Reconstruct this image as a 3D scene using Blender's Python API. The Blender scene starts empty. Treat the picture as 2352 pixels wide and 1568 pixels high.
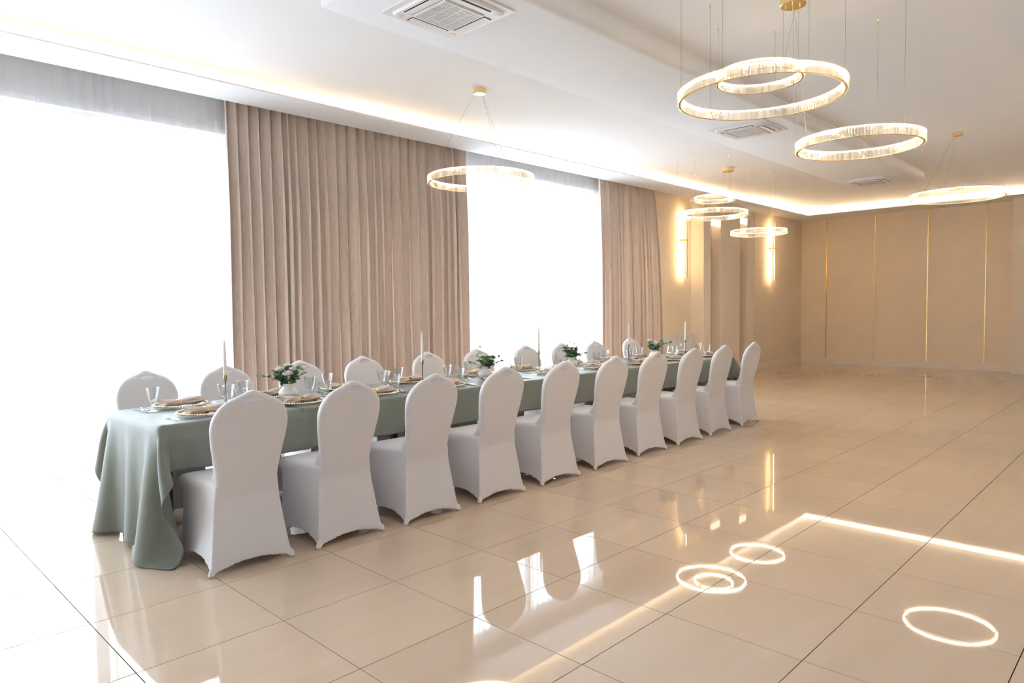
import bpy, bmesh, math, random
import numpy as np
from mathutils import Vector, Matrix

sc = bpy.context.scene
col = sc.collection
PI = math.pi
random.seed(7)

# ---------------------------------------------------------------- camera, world, exposure
CAM = Vector((-0.8269, -2.8177, 1.3644))
YAW, PITCH, ROLL = 0.7718, -0.0471, -0.0117
FWD = Vector((math.cos(YAW) * math.cos(PITCH), math.sin(YAW) * math.cos(PITCH), math.sin(PITCH)))
RGT0 = Vector((math.sin(YAW), -math.cos(YAW), 0))
UP0 = RGT0.cross(FWD)
RGT = RGT0 * math.cos(ROLL) + UP0 * math.sin(ROLL)
UPV = -RGT0 * math.sin(ROLL) + UP0 * math.cos(ROLL)
cd = bpy.data.cameras.new('camera')
cam = bpy.data.objects.new('camera', cd)
col.objects.link(cam)
cd.sensor_width = 36
cd.lens = 36 * 1583.26 / 2352
cd.clip_start = 0.05
cd.clip_end = 200
M = Matrix((RGT, UPV, -FWD)).transposed().to_4x4()
M.translation = CAM
cam.matrix_world = M
sc.camera = cam

w = bpy.data.worlds.new('overcast_sky')
sc.world = w
w.use_nodes = True
bg = w.node_tree.nodes['Background']
bg.inputs['Color'].default_value = (0.77, 0.885, 1.0, 1)
bg.inputs['Strength'].default_value = 6.9

sc.view_settings.view_transform = 'Standard'
sc.view_settings.look = 'None'
sc.view_settings.gamma = 1
sc.view_settings.use_curve_mapping = False
sc.view_settings.exposure = 1.2
sc.cycles.max_bounces = 7
sc.cycles.diffuse_bounces = 5
sc.cycles.glossy_bounces = 3
sc.cycles.transparent_max_bounces = 16
sc.cycles.adaptive_threshold = 0.08
sc.cycles.use_light_tree = False

COVE, RING, SCONCE, NICHE = 58.0, 74.0, 46.0, 1.6      # lamp strengths; NICHE is the glow given to the niche headers
WARM = (1.0, 0.70, 0.39)
WARMW = (1.0, 0.86, 0.64)


def portal(x0, x1, z0, z1, y):
    l = bpy.data.lights.new('window_portal', 'AREA')
    l.shape = 'RECTANGLE'
    l.size = x1 - x0
    l.size_y = z1 - z0
    l.cycles.is_portal = True
    o = bpy.data.objects.new('window_portal', l)
    col.objects.link(o)
    o.location = ((x0 + x1) / 2, y, (z0 + z1) / 2)
    o.rotation_euler = (-PI / 2, 0, 0)      # shines towards -y, into the room


portal(-6.3, 2.35, 0.02, 3.12, 4.30)
portal(4.95, 8.25, 0.02, 3.25, 4.30)

# ---------------------------------------------------------------- helpers


def new_mat(name):
    m = bpy.data.materials.new(name)
    m.use_nodes = True
    return m, m.node_tree, m.node_tree.nodes['Principled BSDF']


def sset(b, **kw):
    for k, v in kw.items():
        k = k.replace('_', ' ')
        if k in b.inputs:
            b.inputs[k].default_value = (*v, 1) if isinstance(v, tuple) and len(v) == 3 else v


def noise(nt, scale, detail=4, rough=0.55, vec=None, stretch=None, pos='Object'):
    n = nt.nodes.new('ShaderNodeTexNoise')
    n.inputs['Scale'].default_value = scale
    n.inputs['Detail'].default_value = detail
    n.inputs['Roughness'].default_value = rough
    if pos == 'World':
        g = nt.nodes.new('ShaderNodeNewGeometry')
        src = g.outputs['Position']
    else:
        g = nt.nodes.new('ShaderNodeTexCoord')
        src = g.outputs['Object']
    if stretch:
        mp = nt.nodes.new('ShaderNodeMapping')
        mp.inputs['Scale'].default_value = stretch
        nt.links.new(src, mp.inputs['Vector'])
        src = mp.outputs['Vector']
    nt.links.new(src, n.inputs['Vector'])
    return n


def ramp(nt, fac, stops):
    r = nt.nodes.new('ShaderNodeValToRGB')
    els = r.color_ramp.elements
    while len(els) < len(stops):
        els.new(0.5)
    for e, (p, c) in zip(els, stops):
        e.position = p
        e.color = (*c, 1)
    nt.links.new(fac, r.inputs['Fac'])
    return r.outputs['Color']


def bump(nt, b, h, strength, dist=0.01):
    n = nt.nodes.new('ShaderNodeBump')
    n.inputs['Strength'].default_value = strength
    n.inputs['Distance'].default_value = dist
    nt.links.new(h, n.inputs['Height'])
    nt.links.new(n.outputs['Normal'], b.inputs['Normal'])


def mottled(name, c, var=0.04, scale=6, rough=0.6, metal=0.0, bmp=0.0, bscale=60, stretch=None, pos='Object', **kw):
    m, nt, b = new_mat(name)
    n = noise(nt, scale, stretch=stretch, pos=pos)
    lo = tuple(max(0, x * (1 - var)) for x in c)
    hi = tuple(min(1, x * (1 + var)) for x in c)
    nt.links.new(ramp(nt, n.outputs['Fac'], [(0.3, lo), (0.7, hi)]), b.inputs['Base Color'])
    sset(b, Roughness=rough, Metallic=metal, **kw)
    if bmp:
        n2 = noise(nt, bscale, 3, stretch=stretch, pos=pos)
        bump(nt, b, n2.outputs['Fac'], bmp, 0.004)
    return m


def emit(name, c, s, var=0.0):
    m = bpy.data.materials.new(name)
    m.use_nodes = True
    nt = m.node_tree
    nt.nodes.clear()
    e = nt.nodes.new('ShaderNodeEmission')
    e.inputs['Color'].default_value = (*c, 1)
    e.inputs['Strength'].default_value = s
    o = nt.nodes.new('ShaderNodeOutputMaterial')
    nt.links.new(e.outputs[0], o.inputs['Surface'])
    return m


def clear_glass(name, tint=(1, 1, 1), gloss=1.0, fmin=0.04, trans_rough=None):
    """Thin clear glass: see-through with Fresnel reflections."""
    m = bpy.data.materials.new(name)
    m.use_nodes = True
    nt = m.node_tree
    nt.nodes.clear()
    t = nt.nodes.new('ShaderNodeBsdfTransparent')
    t.inputs['Color'].default_value = (*tint, 1)
    g = nt.nodes.new('ShaderNodeBsdfGlossy')
    g.inputs['Roughness'].default_value = 0.02
    f = nt.nodes.new('ShaderNodeLayerWeight')
    f.inputs['Blend'].default_value = 0.35
    mr = nt.nodes.new('ShaderNodeMapRange')
    mr.inputs['To Min'].default_value = fmin
    mr.inputs['To Max'].default_value = gloss
    nt.links.new(f.outputs['Facing'], mr.inputs['Value'])
    mx = nt.nodes.new('ShaderNodeMixShader')
    nt.links.new(mr.outputs['Result'], mx.inputs['Fac'])
    nt.links.new(t.outputs[0], mx.inputs[1])
    nt.links.new(g.outputs[0], mx.inputs[2])
    o = nt.nodes.new('ShaderNodeOutputMaterial')
    nt.links.new(mx.outputs[0], o.inputs['Surface'])
    return m


def sheer_mat():
    m = bpy.data.materials.new('sheer_voile')
    m.use_nodes = True
    nt = m.node_tree
    nt.nodes.clear()
    tr = nt.nodes.new('ShaderNodeBsdfTransparent')
    tl = nt.nodes.new('ShaderNodeBsdfTranslucent')
    tl.inputs['Color'].default_value = (0.92, 0.91, 0.93, 1)
    df = nt.nodes.new('ShaderNodeBsdfDiffuse')
    df.inputs['Color'].default_value = (0.92, 0.90, 0.92, 1)
    m1 = nt.nodes.new('ShaderNodeMixShader')
    m1.inputs['Fac'].default_value = 0.45
    nt.links.new(tl.outputs[0], m1.inputs[1])
    nt.links.new(df.outputs[0], m1.inputs[2])
    m2 = nt.nodes.new('ShaderNodeMixShader')
    m2.inputs['Fac'].default_value = 0.36
    nt.links.new(tr.outputs[0], m2.inputs[1])
    nt.links.new(m1.outputs[0], m2.inputs[2])
    o = nt.nodes.new('ShaderNodeOutputMaterial')
    nt.links.new(m2.outputs[0], o.inputs['Surface'])
    return m


def crystal_mat():
    m = bpy.data.materials.new('lit_crystal')
    m.use_nodes = True
    m.cycles.emission_sampling = 'NONE'
    nt = m.node_tree
    nt.nodes.clear()
    tr = nt.nodes.new('ShaderNodeBsdfTransparent')
    tr.inputs['Color'].default_value = (1.0, 0.98, 0.94, 1)
    gl = nt.nodes.new('ShaderNodeBsdfGlossy')
    gl.inputs['Roughness'].default_value = 0.05
    m1 = nt.nodes.new('ShaderNodeMixShader')
    m1.inputs['Fac'].default_value = 0.10
    nt.links.new(tr.outputs[0], m1.inputs[1])
    nt.links.new(gl.outputs[0], m1.inputs[2])
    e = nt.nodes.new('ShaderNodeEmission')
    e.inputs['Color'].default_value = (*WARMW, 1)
    # own emission imitates edge light from the LED hoops, random per crystal
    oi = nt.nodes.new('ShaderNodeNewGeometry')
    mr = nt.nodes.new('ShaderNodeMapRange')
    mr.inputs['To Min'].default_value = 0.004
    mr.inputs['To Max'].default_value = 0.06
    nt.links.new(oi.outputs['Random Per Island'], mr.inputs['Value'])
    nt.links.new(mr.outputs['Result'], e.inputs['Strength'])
    ad = nt.nodes.new('ShaderNodeAddShader')
    nt.links.new(m1.outputs[0], ad.inputs[0])
    nt.links.new(e.outputs[0], ad.inputs[1])
    o = nt.nodes.new('ShaderNodeOutputMaterial')
    nt.links.new(ad.outputs[0], o.inputs['Surface'])
    return m


class MB:
    def __init__(s):
        s.v, s.f = [], []

    def add(s, verts, faces, T=None):
        k = len(s.v)
        s.v += [tuple(T @ Vector(p)) if T else tuple(p) for p in verts]
        s.f += [tuple(i + k for i in q) for q in faces]
        return s

    def box(s, x0, x1, y0, y1, z0, z1, T=None):
        v = [(x, y, z) for z in (z0, z1) for y in (y0, y1) for x in (x0, x1)]
        return s.add(v, [(0, 2, 3, 1), (4, 5, 7, 6), (0, 1, 5, 4), (2, 6, 7, 3), (0, 4, 6, 2), (1, 3, 7, 5)], T)

    def grid(s, P, closed_u=False, closed_v=False):
        nu, nv = len(P), len(P[0])
        f = []
        for i in range(nu if closed_u else nu - 1):
            for j in range(nv if closed_v else nv - 1):
                a, b = i, (i + 1) % nu
                c, d = j, (j + 1) % nv
                f.append((a * nv + c, b * nv + c, b * nv + d, a * nv + d))
        return s.add([p for r in P for p in r], f)

    def lathe(s, prof, n=24, c=(0, 0, 0), T=None, facet=None):
        P = []
        for r, z in prof:
            row = []
            for k in range(n):
                a = 2 * PI * k / n
                rr = r
                if facet and k % 2:
                    rr = r * facet
                row.append((c[0] + rr * math.cos(a), c[1] + rr * math.sin(a), c[2] + z))
            P.append(row)
        nv = n
        f = []
        for i in range(len(P) - 1):
            for j in range(n):
                j2 = (j + 1) % n
                f.append((i * nv + j, i * nv + j2, (i + 1) * nv + j2, (i + 1) * nv + j))
        if prof[0][0] > 1e-6:
            f.append(tuple(range(n - 1, -1, -1)))
        if prof[-1][0] > 1e-6:
            f.append(tuple((len(P) - 1) * nv + j for j in range(n)))
        return s.add([p for r in P for p in r], f, T)

    def tube(s, pts, r, n=8, cap=True):
        pts = [Vector(p) for p in pts]
        rs = r if isinstance(r, (list, tuple)) else [r] * len(pts)
        rings = []
        for i, p in enumerate(pts):
            d = (pts[min(i + 1, len(pts) - 1)] - pts[max(i - 1, 0)]).normalized()
            a = d.cross(Vector((0, 0, 1)) if abs(d.z) < 0.9 else Vector((1, 0, 0))).normalized()
            b = d.cross(a)
            rings.append([p + rs[i] * (a * math.cos(2 * PI * k / n) + b * math.sin(2 * PI * k / n)) for k in range(n)])
        k0 = len(s.v)
        s.grid(rings, closed_v=True)
        if cap:
            s.f.append(tuple(k0 + j for j in range(n)))
            s.f.append(tuple(k0 + (len(rings) - 1) * n + j for j in reversed(range(n))))
        return s

    def hoop(s, R, prof, n=72):
        """sweep a closed (radial offset, z) profile around a circle of radius R"""
        P = [[((R + dr) * math.cos(2 * PI * k / n), (R + dr) * math.sin(2 * PI * k / n), z) for dr, z in prof] for k in range(n)]
        return s.grid(P, closed_u=True, closed_v=True)

    def mesh(s, name, m=None, smooth=None):
        me = bpy.data.meshes.new(name)
        me.from_pydata(s.v, [], s.f)
        bm = bmesh.new()
        bm.from_mesh(me)
        bmesh.ops.recalc_face_normals(bm, faces=bm.faces)
        bm.to_mesh(me)
        bm.free()
        if m:
            me.materials.append(m)
        if smooth is not None:
            me.polygons.foreach_set('use_smooth', [True] * len(me.polygons))
            me.set_sharp_from_angle(angle=math.radians(smooth))
        me.update()
        return me

    def build(s, name, m=None, parent=None, smooth=None, loc=None):
        return link(name, s.mesh(name, m, smooth), parent, loc)


def link(name, me, parent=None, loc=None, rot=None, scale=None):
    o = bpy.data.objects.new(name, me)
    col.objects.link(o)
    if parent:
        o.parent = parent
    if loc is not None:
        o.location = loc
    if rot is not None:
        o.rotation_euler = rot
    if scale is not None:
        o.scale = scale
    return o


def tag(o, label, cat, group=None, kind=None):
    o['label'] = label
    o['category'] = cat
    if group:
        o['group'] = group
    if kind:
        o['kind'] = kind
    return o


def empty(name, loc=(0, 0, 0), rz=0.0):
    o = bpy.data.objects.new(name, None)
    col.objects.link(o)
    o.location = loc
    o.rotation_euler = (0, 0, rz)
    o.empty_display_size = 0.1
    return o


def struct(o, label, cat):
    o['kind'] = 'structure'
    o['label'] = label
    o['category'] = cat
    return o


ORD = ['', 'first', 'second', 'third', 'fourth', 'fifth', 'sixth', 'seventh', 'eighth', 'ninth', 'tenth']

# ---------------------------------------------------------------- materials
m_ceil = mottled('white_ceiling_paint', (0.885, 0.905, 0.945), 0.008, 2, 0.75)
m_wall = mottled('cream_wall_paint', (0.88, 0.76, 0.61), 0.025, 3, 0.7, bmp=0.05, bscale=150)
m_wall2 = mottled('white_wall_paint', (0.80, 0.79, 0.785), 0.01, 3, 0.7)
m_panel = mottled('cream_wall_panel', (0.92, 0.775, 0.60), 0.02, 2.5, 0.6, bmp=0.08, bscale=220)
m_base = mottled('cream_gloss_trim', (0.90, 0.80, 0.68), 0.015, 4, 0.45)
m_reed = mottled('pale_reeded_panel', (0.88, 0.78, 0.665), 0.02, 4, 0.6)
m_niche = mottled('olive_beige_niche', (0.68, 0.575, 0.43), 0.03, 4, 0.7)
m_white = mottled('white_satin_paint', (0.84, 0.83, 0.83), 0.01, 4, 0.35)
m_plastic = mottled('white_plastic', (0.86, 0.86, 0.88), 0.01, 6, 0.4)
m_dkplas = mottled('dark_gap', (0.03, 0.03, 0.035), 0.1, 8, 0.7)
m_gold = mottled('brushed_gold', (0.80, 0.56, 0.24), 0.08, 18, 0.28, 1.0)
m_goldp = mottled('pale_polished_gold', (0.92, 0.74, 0.38), 0.05, 12, 0.22, 1.0)
m_brass = mottled('aged_brass', (0.50, 0.33, 0.17), 0.15, 60, 0.35, 1.0)
m_steel = mottled('polished_steel', (0.72, 0.72, 0.73), 0.03, 20, 0.12, 1.0)
m_black = mottled('black_powder_coat', (0.018, 0.018, 0.022), 0.1, 30, 0.45)
m_wire = mottled('steel_wire', (0.42, 0.40, 0.37), 0.05, 20, 0.35, 0.8)
m_glass = clear_glass('clear_pressed_glass', (0.985, 0.99, 0.99), 0.65, 0.05)
m_pane = clear_glass('window_glass', (0.97, 0.985, 0.98), 0.6, 0.03)
m_sheer = sheer_mat()
m_crystal = crystal_mat()
m_wax = mottled('white_wax', (0.88, 0.86, 0.83), 0.02, 10, 0.45, Subsurface_Weight=0.2)
m_ceram = mottled('white_ceramic', (0.86, 0.83, 0.79), 0.015, 8, 0.28)
m_napkin = mottled('beige_linen', (0.64, 0.50, 0.42), 0.05, 40, 0.85, bmp=0.15, bscale=500)
m_wood = mottled('dark_tabletop_wood', (0.12, 0.07, 0.045), 0.2, 12, 0.5)
m_leafe = mottled('eucalyptus_leaf', (0.24, 0.34, 0.25), 0.25, 14, 0.55)
m_leafg = mottled('green_leaf', (0.15, 0.29, 0.085), 0.3, 14, 0.45)
m_stem = mottled('green_stem', (0.12, 0.16, 0.06), 0.2, 20, 0.6)
m_petal = mottled('cream_petal', (0.90, 0.885, 0.83), 0.03, 20, 0.6)
m_ledc = emit('cove_led_light', WARM, COVE)
m_ledc2 = emit('cove_led_light_dim', (1.0, 0.60, 0.27), COVE * 0.45)
m_ledc3 = emit('cove_led_light_bright', (1.0, 0.74, 0.46), COVE * 4.6)
m_ledr = emit('ring_led_light', WARMW, RING)
m_ledr2 = emit('ring_led_light_soft', WARMW, RING * 0.05)
m_ledc4 = emit('cove_led_light_faint', (1.0, 0.66, 0.36), COVE * 0.2)
m_leds = emit('sconce_led_light', (1.0, 0.68, 0.34), SCONCE)
m_headglow = emit('niche_led_light', (1.0, 0.80, 0.55), NICHE)
m_ground = mottled('pale_outdoor_paving', (0.33, 0.33, 0.325), 0.06, 3, 0.8)

# white stretch fabric of the chair covers
m_spandex, nt, b = new_mat('white_stretch_fabric')
n = noise(nt, 700, 2)
sset(b, Base_Color=(0.775, 0.745, 0.765), Roughness=0.5, Sheen_Weight=0.25, Sheen_Roughness=0.4, Specular_IOR_Level=0.35)
bump(nt, b, n.outputs['Fac'], 0.06, 0.002)
m_handle = bpy.data.materials.new('thin_stretched_fabric')
m_handle.use_nodes = True
nt = m_handle.node_tree
hb = nt.nodes['Principled BSDF']
sset(hb, Base_Color=(0.88, 0.85, 0.90), Roughness=0.5)
tl = nt.nodes.new('ShaderNodeBsdfTranslucent')
tl.inputs['Color'].default_value = (0.93, 0.90, 0.95, 1)
mxh = nt.nodes.new('ShaderNodeMixShader')
mxh.inputs['Fac'].default_value = 0.6
nt.links.new(hb.outputs[0], mxh.inputs[1])
nt.links.new(tl.outputs[0], mxh.inputs[2])
nt.links.new(mxh.outputs[0], nt.nodes['Material Output'].inputs['Surface'])

# sage tablecloth
m_cloth, nt, b = new_mat('sage_tablecloth')
n = noise(nt, 3, 3, pos='World')
nt.links.new(ramp(nt, n.outputs['Fac'], [(0.3, (0.178, 0.188, 0.156)), (0.7, (0.194, 0.205, 0.172))]), b.inputs['Base Color'])
sset(b, Roughness=0.46, Sheen_Weight=0.2, Sheen_Roughness=0.35, Specular_IOR_Level=0.5)
n = noise(nt, 900, 2, pos='World')
bump(nt, b, n.outputs['Fac'], 0.05, 0.001)

# taupe drapes, a soft vertical slub
m_drape, nt, b = new_mat('taupe_drape')
n = noise(nt, 75, 5, 0.75, stretch=(1, 1, 0.10))
nt.links.new(ramp(nt, n.outputs['Fac'], [(0.3, (0.68, 0.56, 0.475)), (0.7, (0.86, 0.735, 0.65))]), b.inputs['Base Color'])
sset(b, Roughness=0.8, Sheen_Weight=0.3, Sheen_Roughness=0.5)

# polished beige stone tile with soft diagonal veins
m_tile, nt, b = new_mat('polished_beige_tile')
n1 = noise(nt, 3.0, 8, 0.6, stretch=(0.5, 3.2, 1), pos='World')
oi = nt.nodes.new('ShaderNodeObjectInfo')
c1 = ramp(nt, n1.outputs['Fac'], [(0.32, (0.665, 0.515, 0.388)), (0.68, (0.695, 0.548, 0.418))])
hs = nt.nodes.new('ShaderNodeHueSaturation')
mr = nt.nodes.new('ShaderNodeMapRange')
mr.inputs['To Min'].default_value = 0.97
mr.inputs['To Max'].default_value = 1.03
nt.links.new(oi.outputs['Random'], mr.inputs['Value'])
nt.links.new(mr.outputs['Result'], hs.inputs['Value'])
nt.links.new(c1, hs.inputs['Color'])
nt.links.new(hs.outputs['Color'], b.inputs['Base Color'])
sset(b, Roughness=0.03, IOR=1.55, Specular_IOR_Level=0.5)
m_grout = mottled('brown_grout', (0.05, 0.034, 0.024), 0.15, 40, 0.9, pos='World')

# ---------------------------------------------------------------- room dimensions
ZC, ZS, ZB = 3.48, 3.37, 3.34          # main ceiling, soffit underside, dropped ceiling band
YW, YWIN, XF, YR, XB = 3.743, 4.02, 15.87, -5.0, -7.0
YLIP, XLIP, YLIPR = 3.243, 14.958, -1.79

# ---------------------------------------------------------------- floor
T6 = 0.6
base = MB().box(XB, XF + .3, YR, YWIN + .3, -0.12, -0.004).build('floor', m_grout)
struct(base, 'polished beige stone tile floor with thin dark grout lines', 'floor')
tm = MB().box(0.002, T6 - 0.002, 0.002, T6 - 0.002, -0.012, 0.0).mesh('tile', m_tile)
cells = []
for i in range(math.floor(XB / T6), math.ceil(XF / T6)):
    for j in range(math.floor(YR / T6), math.ceil(YWIN / T6) + 1):
        x0, y0 = i * T6, j * T6
        if x0 < XB - .01 or y0 < YR - .5 or x0 > XF or y0 > YWIN:
            continue
        c = Vector((x0 + T6 / 2, y0 + T6 / 2, 0)) - CAM
        d = c.dot(FWD)
        vis = False
        if d > 0.2:
            u = c.dot(RGT) / d * 1583.26
            v = c.dot(UPV) / d * 1583.26
            mg = 500 / d
            vis = abs(u) < 1176 + mg and -784 - mg < v < 784
        cells.append((0 if vis else 1, c.length, x0, y0))
cells.sort()
rest = MB()
for k, (nv, d, x0, y0) in enumerate(cells):
    if k < 300 and not nv:
        link('tile', tm, base, (x0, y0, 0))
    else:
        rest.box(x0 + .002, x0 + T6 - .002, y0 + .002, y0 + T6 - .002, -0.012, 0)
r = rest.build('tile_field', m_tile, base)
r['kind'] = 'stuff'

# ---------------------------------------------------------------- ceiling
ce = MB().box(XB, XF + .3, YR, 4.27, ZC, ZC + 0.2).build('ceiling', m_ceil)
struct(ce, 'white ceiling with lit cove edges and a dropped central band', 'ceiling')
# soffit shelves round the edge, their lips open to the room
sf = MB()
sf.box(XB, XF, YLIP, YW, ZS, ZS + 0.014)                 # above the window wall
sf.build('soffit', m_ceil, ce)
MB().box(XB, XF, YW - .03, YW, ZS + .014, ZC).build('cove_back', m_ceil, ce)
MB().box(XLIP, XF, YR, YLIP, ZS, ZS + 0.014).build('soffit', m_ceil, ce)
MB().box(XB, XLIP, YR, YLIPR, ZS, ZS + 0.014).build('soffit', m_ceil, ce)
# solid part over the tall wall section beyond the curtains
MB().box(11.15, XF, YW, YWIN, ZS, ZC).build('soffit_infill', m_ceil, ce)
# dropped band with a rounded edge on the chandelier side
prof = [(1.27, ZC), (1.27, ZB + .012), (1.252, ZB)]
for k in range(9):
    a = PI / 2 * k / 8
    prof.append((0.275 - 0.07 * math.sin(a), ZB + 0.07 * (1 - math.cos(a))))
prof += [(0.205, ZC - .012), (0.195, ZC - .012), (0.195, ZC)]
bx0, bx1 = 1.62, 11.82
P = [[(x, y, z) for y, z in prof] for x in (bx0, bx1)]
mb = MB().grid(P, closed_v=True)
nb = len(prof)
mb.f.append(tuple(range(nb)))
mb.f.append(tuple(nb + i for i in reversed(range(nb))))
mb.build('dropped_band', m_ceil, ce, smooth=40)

# ---------------------------------------------------------------- walls
WIN = [(-6.3, 2.35, 0.02, 3.12), (4.95, 8.25, 0.02, 3.25)]
XN0 = 11.19                                               # where the wall steps forward
for k, (a, c, lab) in enumerate(((XB, -6.3, 'narrow cream wall pier beyond the wide window'),
                                 (2.35, 4.95, 'cream wall pier behind the long taupe drape'),
                                 (8.25, XN0 + .1, 'cream wall with radiator and sconce beside the shorter drape'))):
    struct(MB().box(a, c, YWIN, 4.27, 0, ZC).build('wall_window_%d' % (k + 1), m_wall), lab, 'wall')
ws = MB().box(13.33, XF + .2, YW, 4.27, 0, ZC).build('wall_left', m_wall)
struct(ws, 'plain cream wall between reeded panels and gold-striped wall', 'wall')

# reeded panels with lit niches between them
def reeded(name, x0, x1, label):
    e = empty(name, ((x0 + x1) / 2, YW, 0))
    h = (x1 - x0) / 2
    MB().box(-h, h, 0.02, 0.3, 0, ZC - .12).build('panel_core', m_reed, e)
    MB().box(-h - .004, h + .004, -0.02, 0.02, 0, 0.24).build('plinth', m_reed, e)
    nrib = max(4, round((x1 - x0) / 0.033))
    mb = MB()
    st = (x1 - x0) / nrib
    for k in range(nrib):
        cx = -h + (k + .5) * st
        P = [[(cx - st * .46 * math.cos(PI * q / 6), 0.02 - 0.016 * math.sin(PI * q / 6), z) for q in range(7)] for z in (0.24, ZS)]
        mb.grid(P)
    mb.build('reeding', m_reed, e, smooth=60)
    struct(e, label, 'panel')
    return e


reeded('trim_1', 11.19, 11.47, 'narrow reeded wall panel beside the radiator')
reeded('trim_2', 11.86, 12.69, 'wide reeded wall panel between the two lit niches')
reeded('trim_3', 13.02, 13.33, 'narrow reeded wall panel beside the plain cream wall')
for q, (x0, x1, zl) in enumerate(((11.47, 11.86, 2.99), (12.69, 13.02, 3.13))):
    e = empty('wall_niche', ((x0 + x1) / 2, YW, 0))
    h = (x1 - x0) / 2
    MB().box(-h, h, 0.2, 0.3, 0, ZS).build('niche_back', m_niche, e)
    MB().box(-h, h, 0.03, 0.2, zl + .06, ZS).build('header', m_reed, e)
    MB().box(-h, h, 0.0, 0.2, 0, 0.24).build('plinth', m_reed, e)
    MB().box(-h + .005, h - .005, 0.012, 0.03, zl - .06, zl + .06).build('light_panel', m_headglow, e)  # emissive plate stands in for a header front lit by a hidden lamp
    struct(e, ['recessed wall niche with glowing light panel, beside the radiator',
               'recessed wall niche with glowing light panel, beside the plain cream wall'][q], 'niche')

# gold-striped end wall: five panels with gold strips between them
wf = MB().box(XF + .012, XF + .25, -0.46, 4.27, 0, ZC).build('wall_far', m_panel)
struct(wf, 'cream panelled end wall divided by thin vertical gold strips', 'wall')
GY = [3.166, 2.129, 1.09, 0.056]
ey = [YW] + GY + [-0.44]
for k in range(5):
    a, c = ey[k + 1], ey[k]
    hi = c - (0.011 if k else 0)
    lo = a + (0.011 if k < 4 else 0)
    MB().box(XF, XF + .02, lo, hi, 0.14, ZS).build('panel', m_panel, wf)
gm = MB().box(-0.004, 0.014, -0.009, 0.009, 0.142, ZS - .004).mesh('gold_strip', m_gold)
for y in GY:
    link('gold_strip', gm, wf, (XF, y, 0))
wp = MB().box(15.47, XF + .25, YR, -0.44, 0, ZC).build('wall_right_end', m_wall)
struct(wp, 'plain cream wall block standing forward of the gold-striped panels', 'wall')
wr = MB().box(XB, XF, YR - .2, YR, 0, ZC).build('wall_right', m_wall2)
struct(wr, 'plain white side wall opposite the windows', 'wall')
wb = MB().box(XB - .2, XB, YR - .2, 4.27, 0, ZC).build('wall_back', m_wall2)
struct(wb, 'plain white end wall opposite the gold-striped wall', 'wall')

# baseboards
def skirt(name, x0, x1, y0, y1, label):
    o = MB().box(x0, x1, y0, y1, 0, 0.125)
    d = 0.006
    o.box(min(x0, x1) + (d if x1 - x0 < .1 else 0), max(x0, x1) , y0 + (d if y1 - y0 < .1 else 0), y1, 0.125, 0.14)
    o = o.build(name, m_base)
    struct(o, label, 'baseboard')


skirt('baseboard_left', 13.335, XF - .018, YW - .018, YW, 'cream baseboard along the plain wall beside the reeded panels')
skirt('baseboard_far', XF - .018, XF, -0.44, YW - .018, 'cream baseboard under the gold-striped wall panels')
skirt('baseboard_right', 15.452, 15.47, YR, -0.44, 'cream baseboard round the forward wall block')
skirt('baseboard_window', 8.3, XN0, YWIN - .018, YWIN, 'cream baseboard under the radiator wall')

# windows
def window(k, x0, x1, z0, z1, mull, label):
    e = empty('window_%d' % k, ((x0 + x1) / 2, 4.15, 0))
    h = (x1 - x0) / 2
    f = 0.07
    mb = MB()
    mb.box(-h, h, -.035, .035, z0, z0 + f).box(-h, h, -.035, .035, z1 - f, z1)
    mb.box(-h, -h + f, -.035, .035, z0 + f, z1 - f).box(h - f, h, -.035, .035, z0 + f, z1 - f)
    mb.build('window_frame', m_white, e)
    MB().box(-h, h, YWIN - 4.15, .12, z1, ZC).build('lintel', m_wall2, e)
    MB().box(-h, h, YWIN - 4.15, .12, -0.1, z0).build('sill', m_wall, e)
    cx = (x0 + x1) / 2
    edges = [-h + f] + [m - cx for m in mull] + [h - f]
    for m in mull:
        MB().box(m - cx - .05, m - cx + .05, -.03, .03, z0 + f, z1 - f).build('mullion', m_white, e)
    for a, c in zip(edges[:-1], edges[1:]):
        MB().box(a + .03, c - .03, -.006, .006, z0 + f - .01, z1 - f + .01).build('pane', m_pane, e)
    struct(e, label, 'window')


window(1, -6.3, 2.35, 0.02, 3.12, [-4.4, -2.6, -0.8, 0.95], 'wide floor-length window with bright daylight behind sheer curtain')
window(2, 4.95, 8.25, 0.02, 3.25, [6.6], 'bright window between the two taupe drapes')
gd = MB().box(-40, 60, 4.6, 80, -0.5, -0.35).build('ground', m_ground)
struct(gd, 'pale paving outside the windows', 'ground')

# ---------------------------------------------------------------- curtains
def drape(x0, x1t, x1b, y, z0, z1, nf, amp, seed, per=10, nz=14, fold=0.30):
    rnd = random.Random(seed)
    ws_ = [rnd.uniform(0.65, 1.4) for _ in range(nf)]
    tot = sum(ws_)
    am = [rnd.uniform(0.7, 1.25) for _ in range(nf)]
    ph = [rnd.uniform(-1, 1) for _ in range(nf)]
    P = []
    for iz in range(nz + 1):
        t = iz / nz                                       # 0 at the top
        z = z1 + (z0 - z1) * t
        row = []
        acc = 0
        X1 = x1t + (x1b - x1t) * min(1, t * 1.6) ** 0.7
        for k in range(nf):
            for q in range(per + (1 if k == nf - 1 else 0)):
                fq = q / per
                s = (acc + ws_[k] * fq) / tot
                th = 2 * PI * fq
                a = amp * am[k] * (0.55 + 0.45 * min(1, t * 3)) * (1 + 0.15 * math.sin(2.2 * t + 3 * ph[k]))
                x = x0 + (X1 - x0) * s + 0.012 * math.sin(4 * t + 6 * ph[k]) * t - fold * a * math.sin(2 * th)
                yy = y - a * math.cos(th) + 0.10 * a * math.sin(2 * th + ph[k])
                row.append((x, yy, z))
            acc += ws_[k]
        P.append(row)
    return MB().grid(P)


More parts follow.
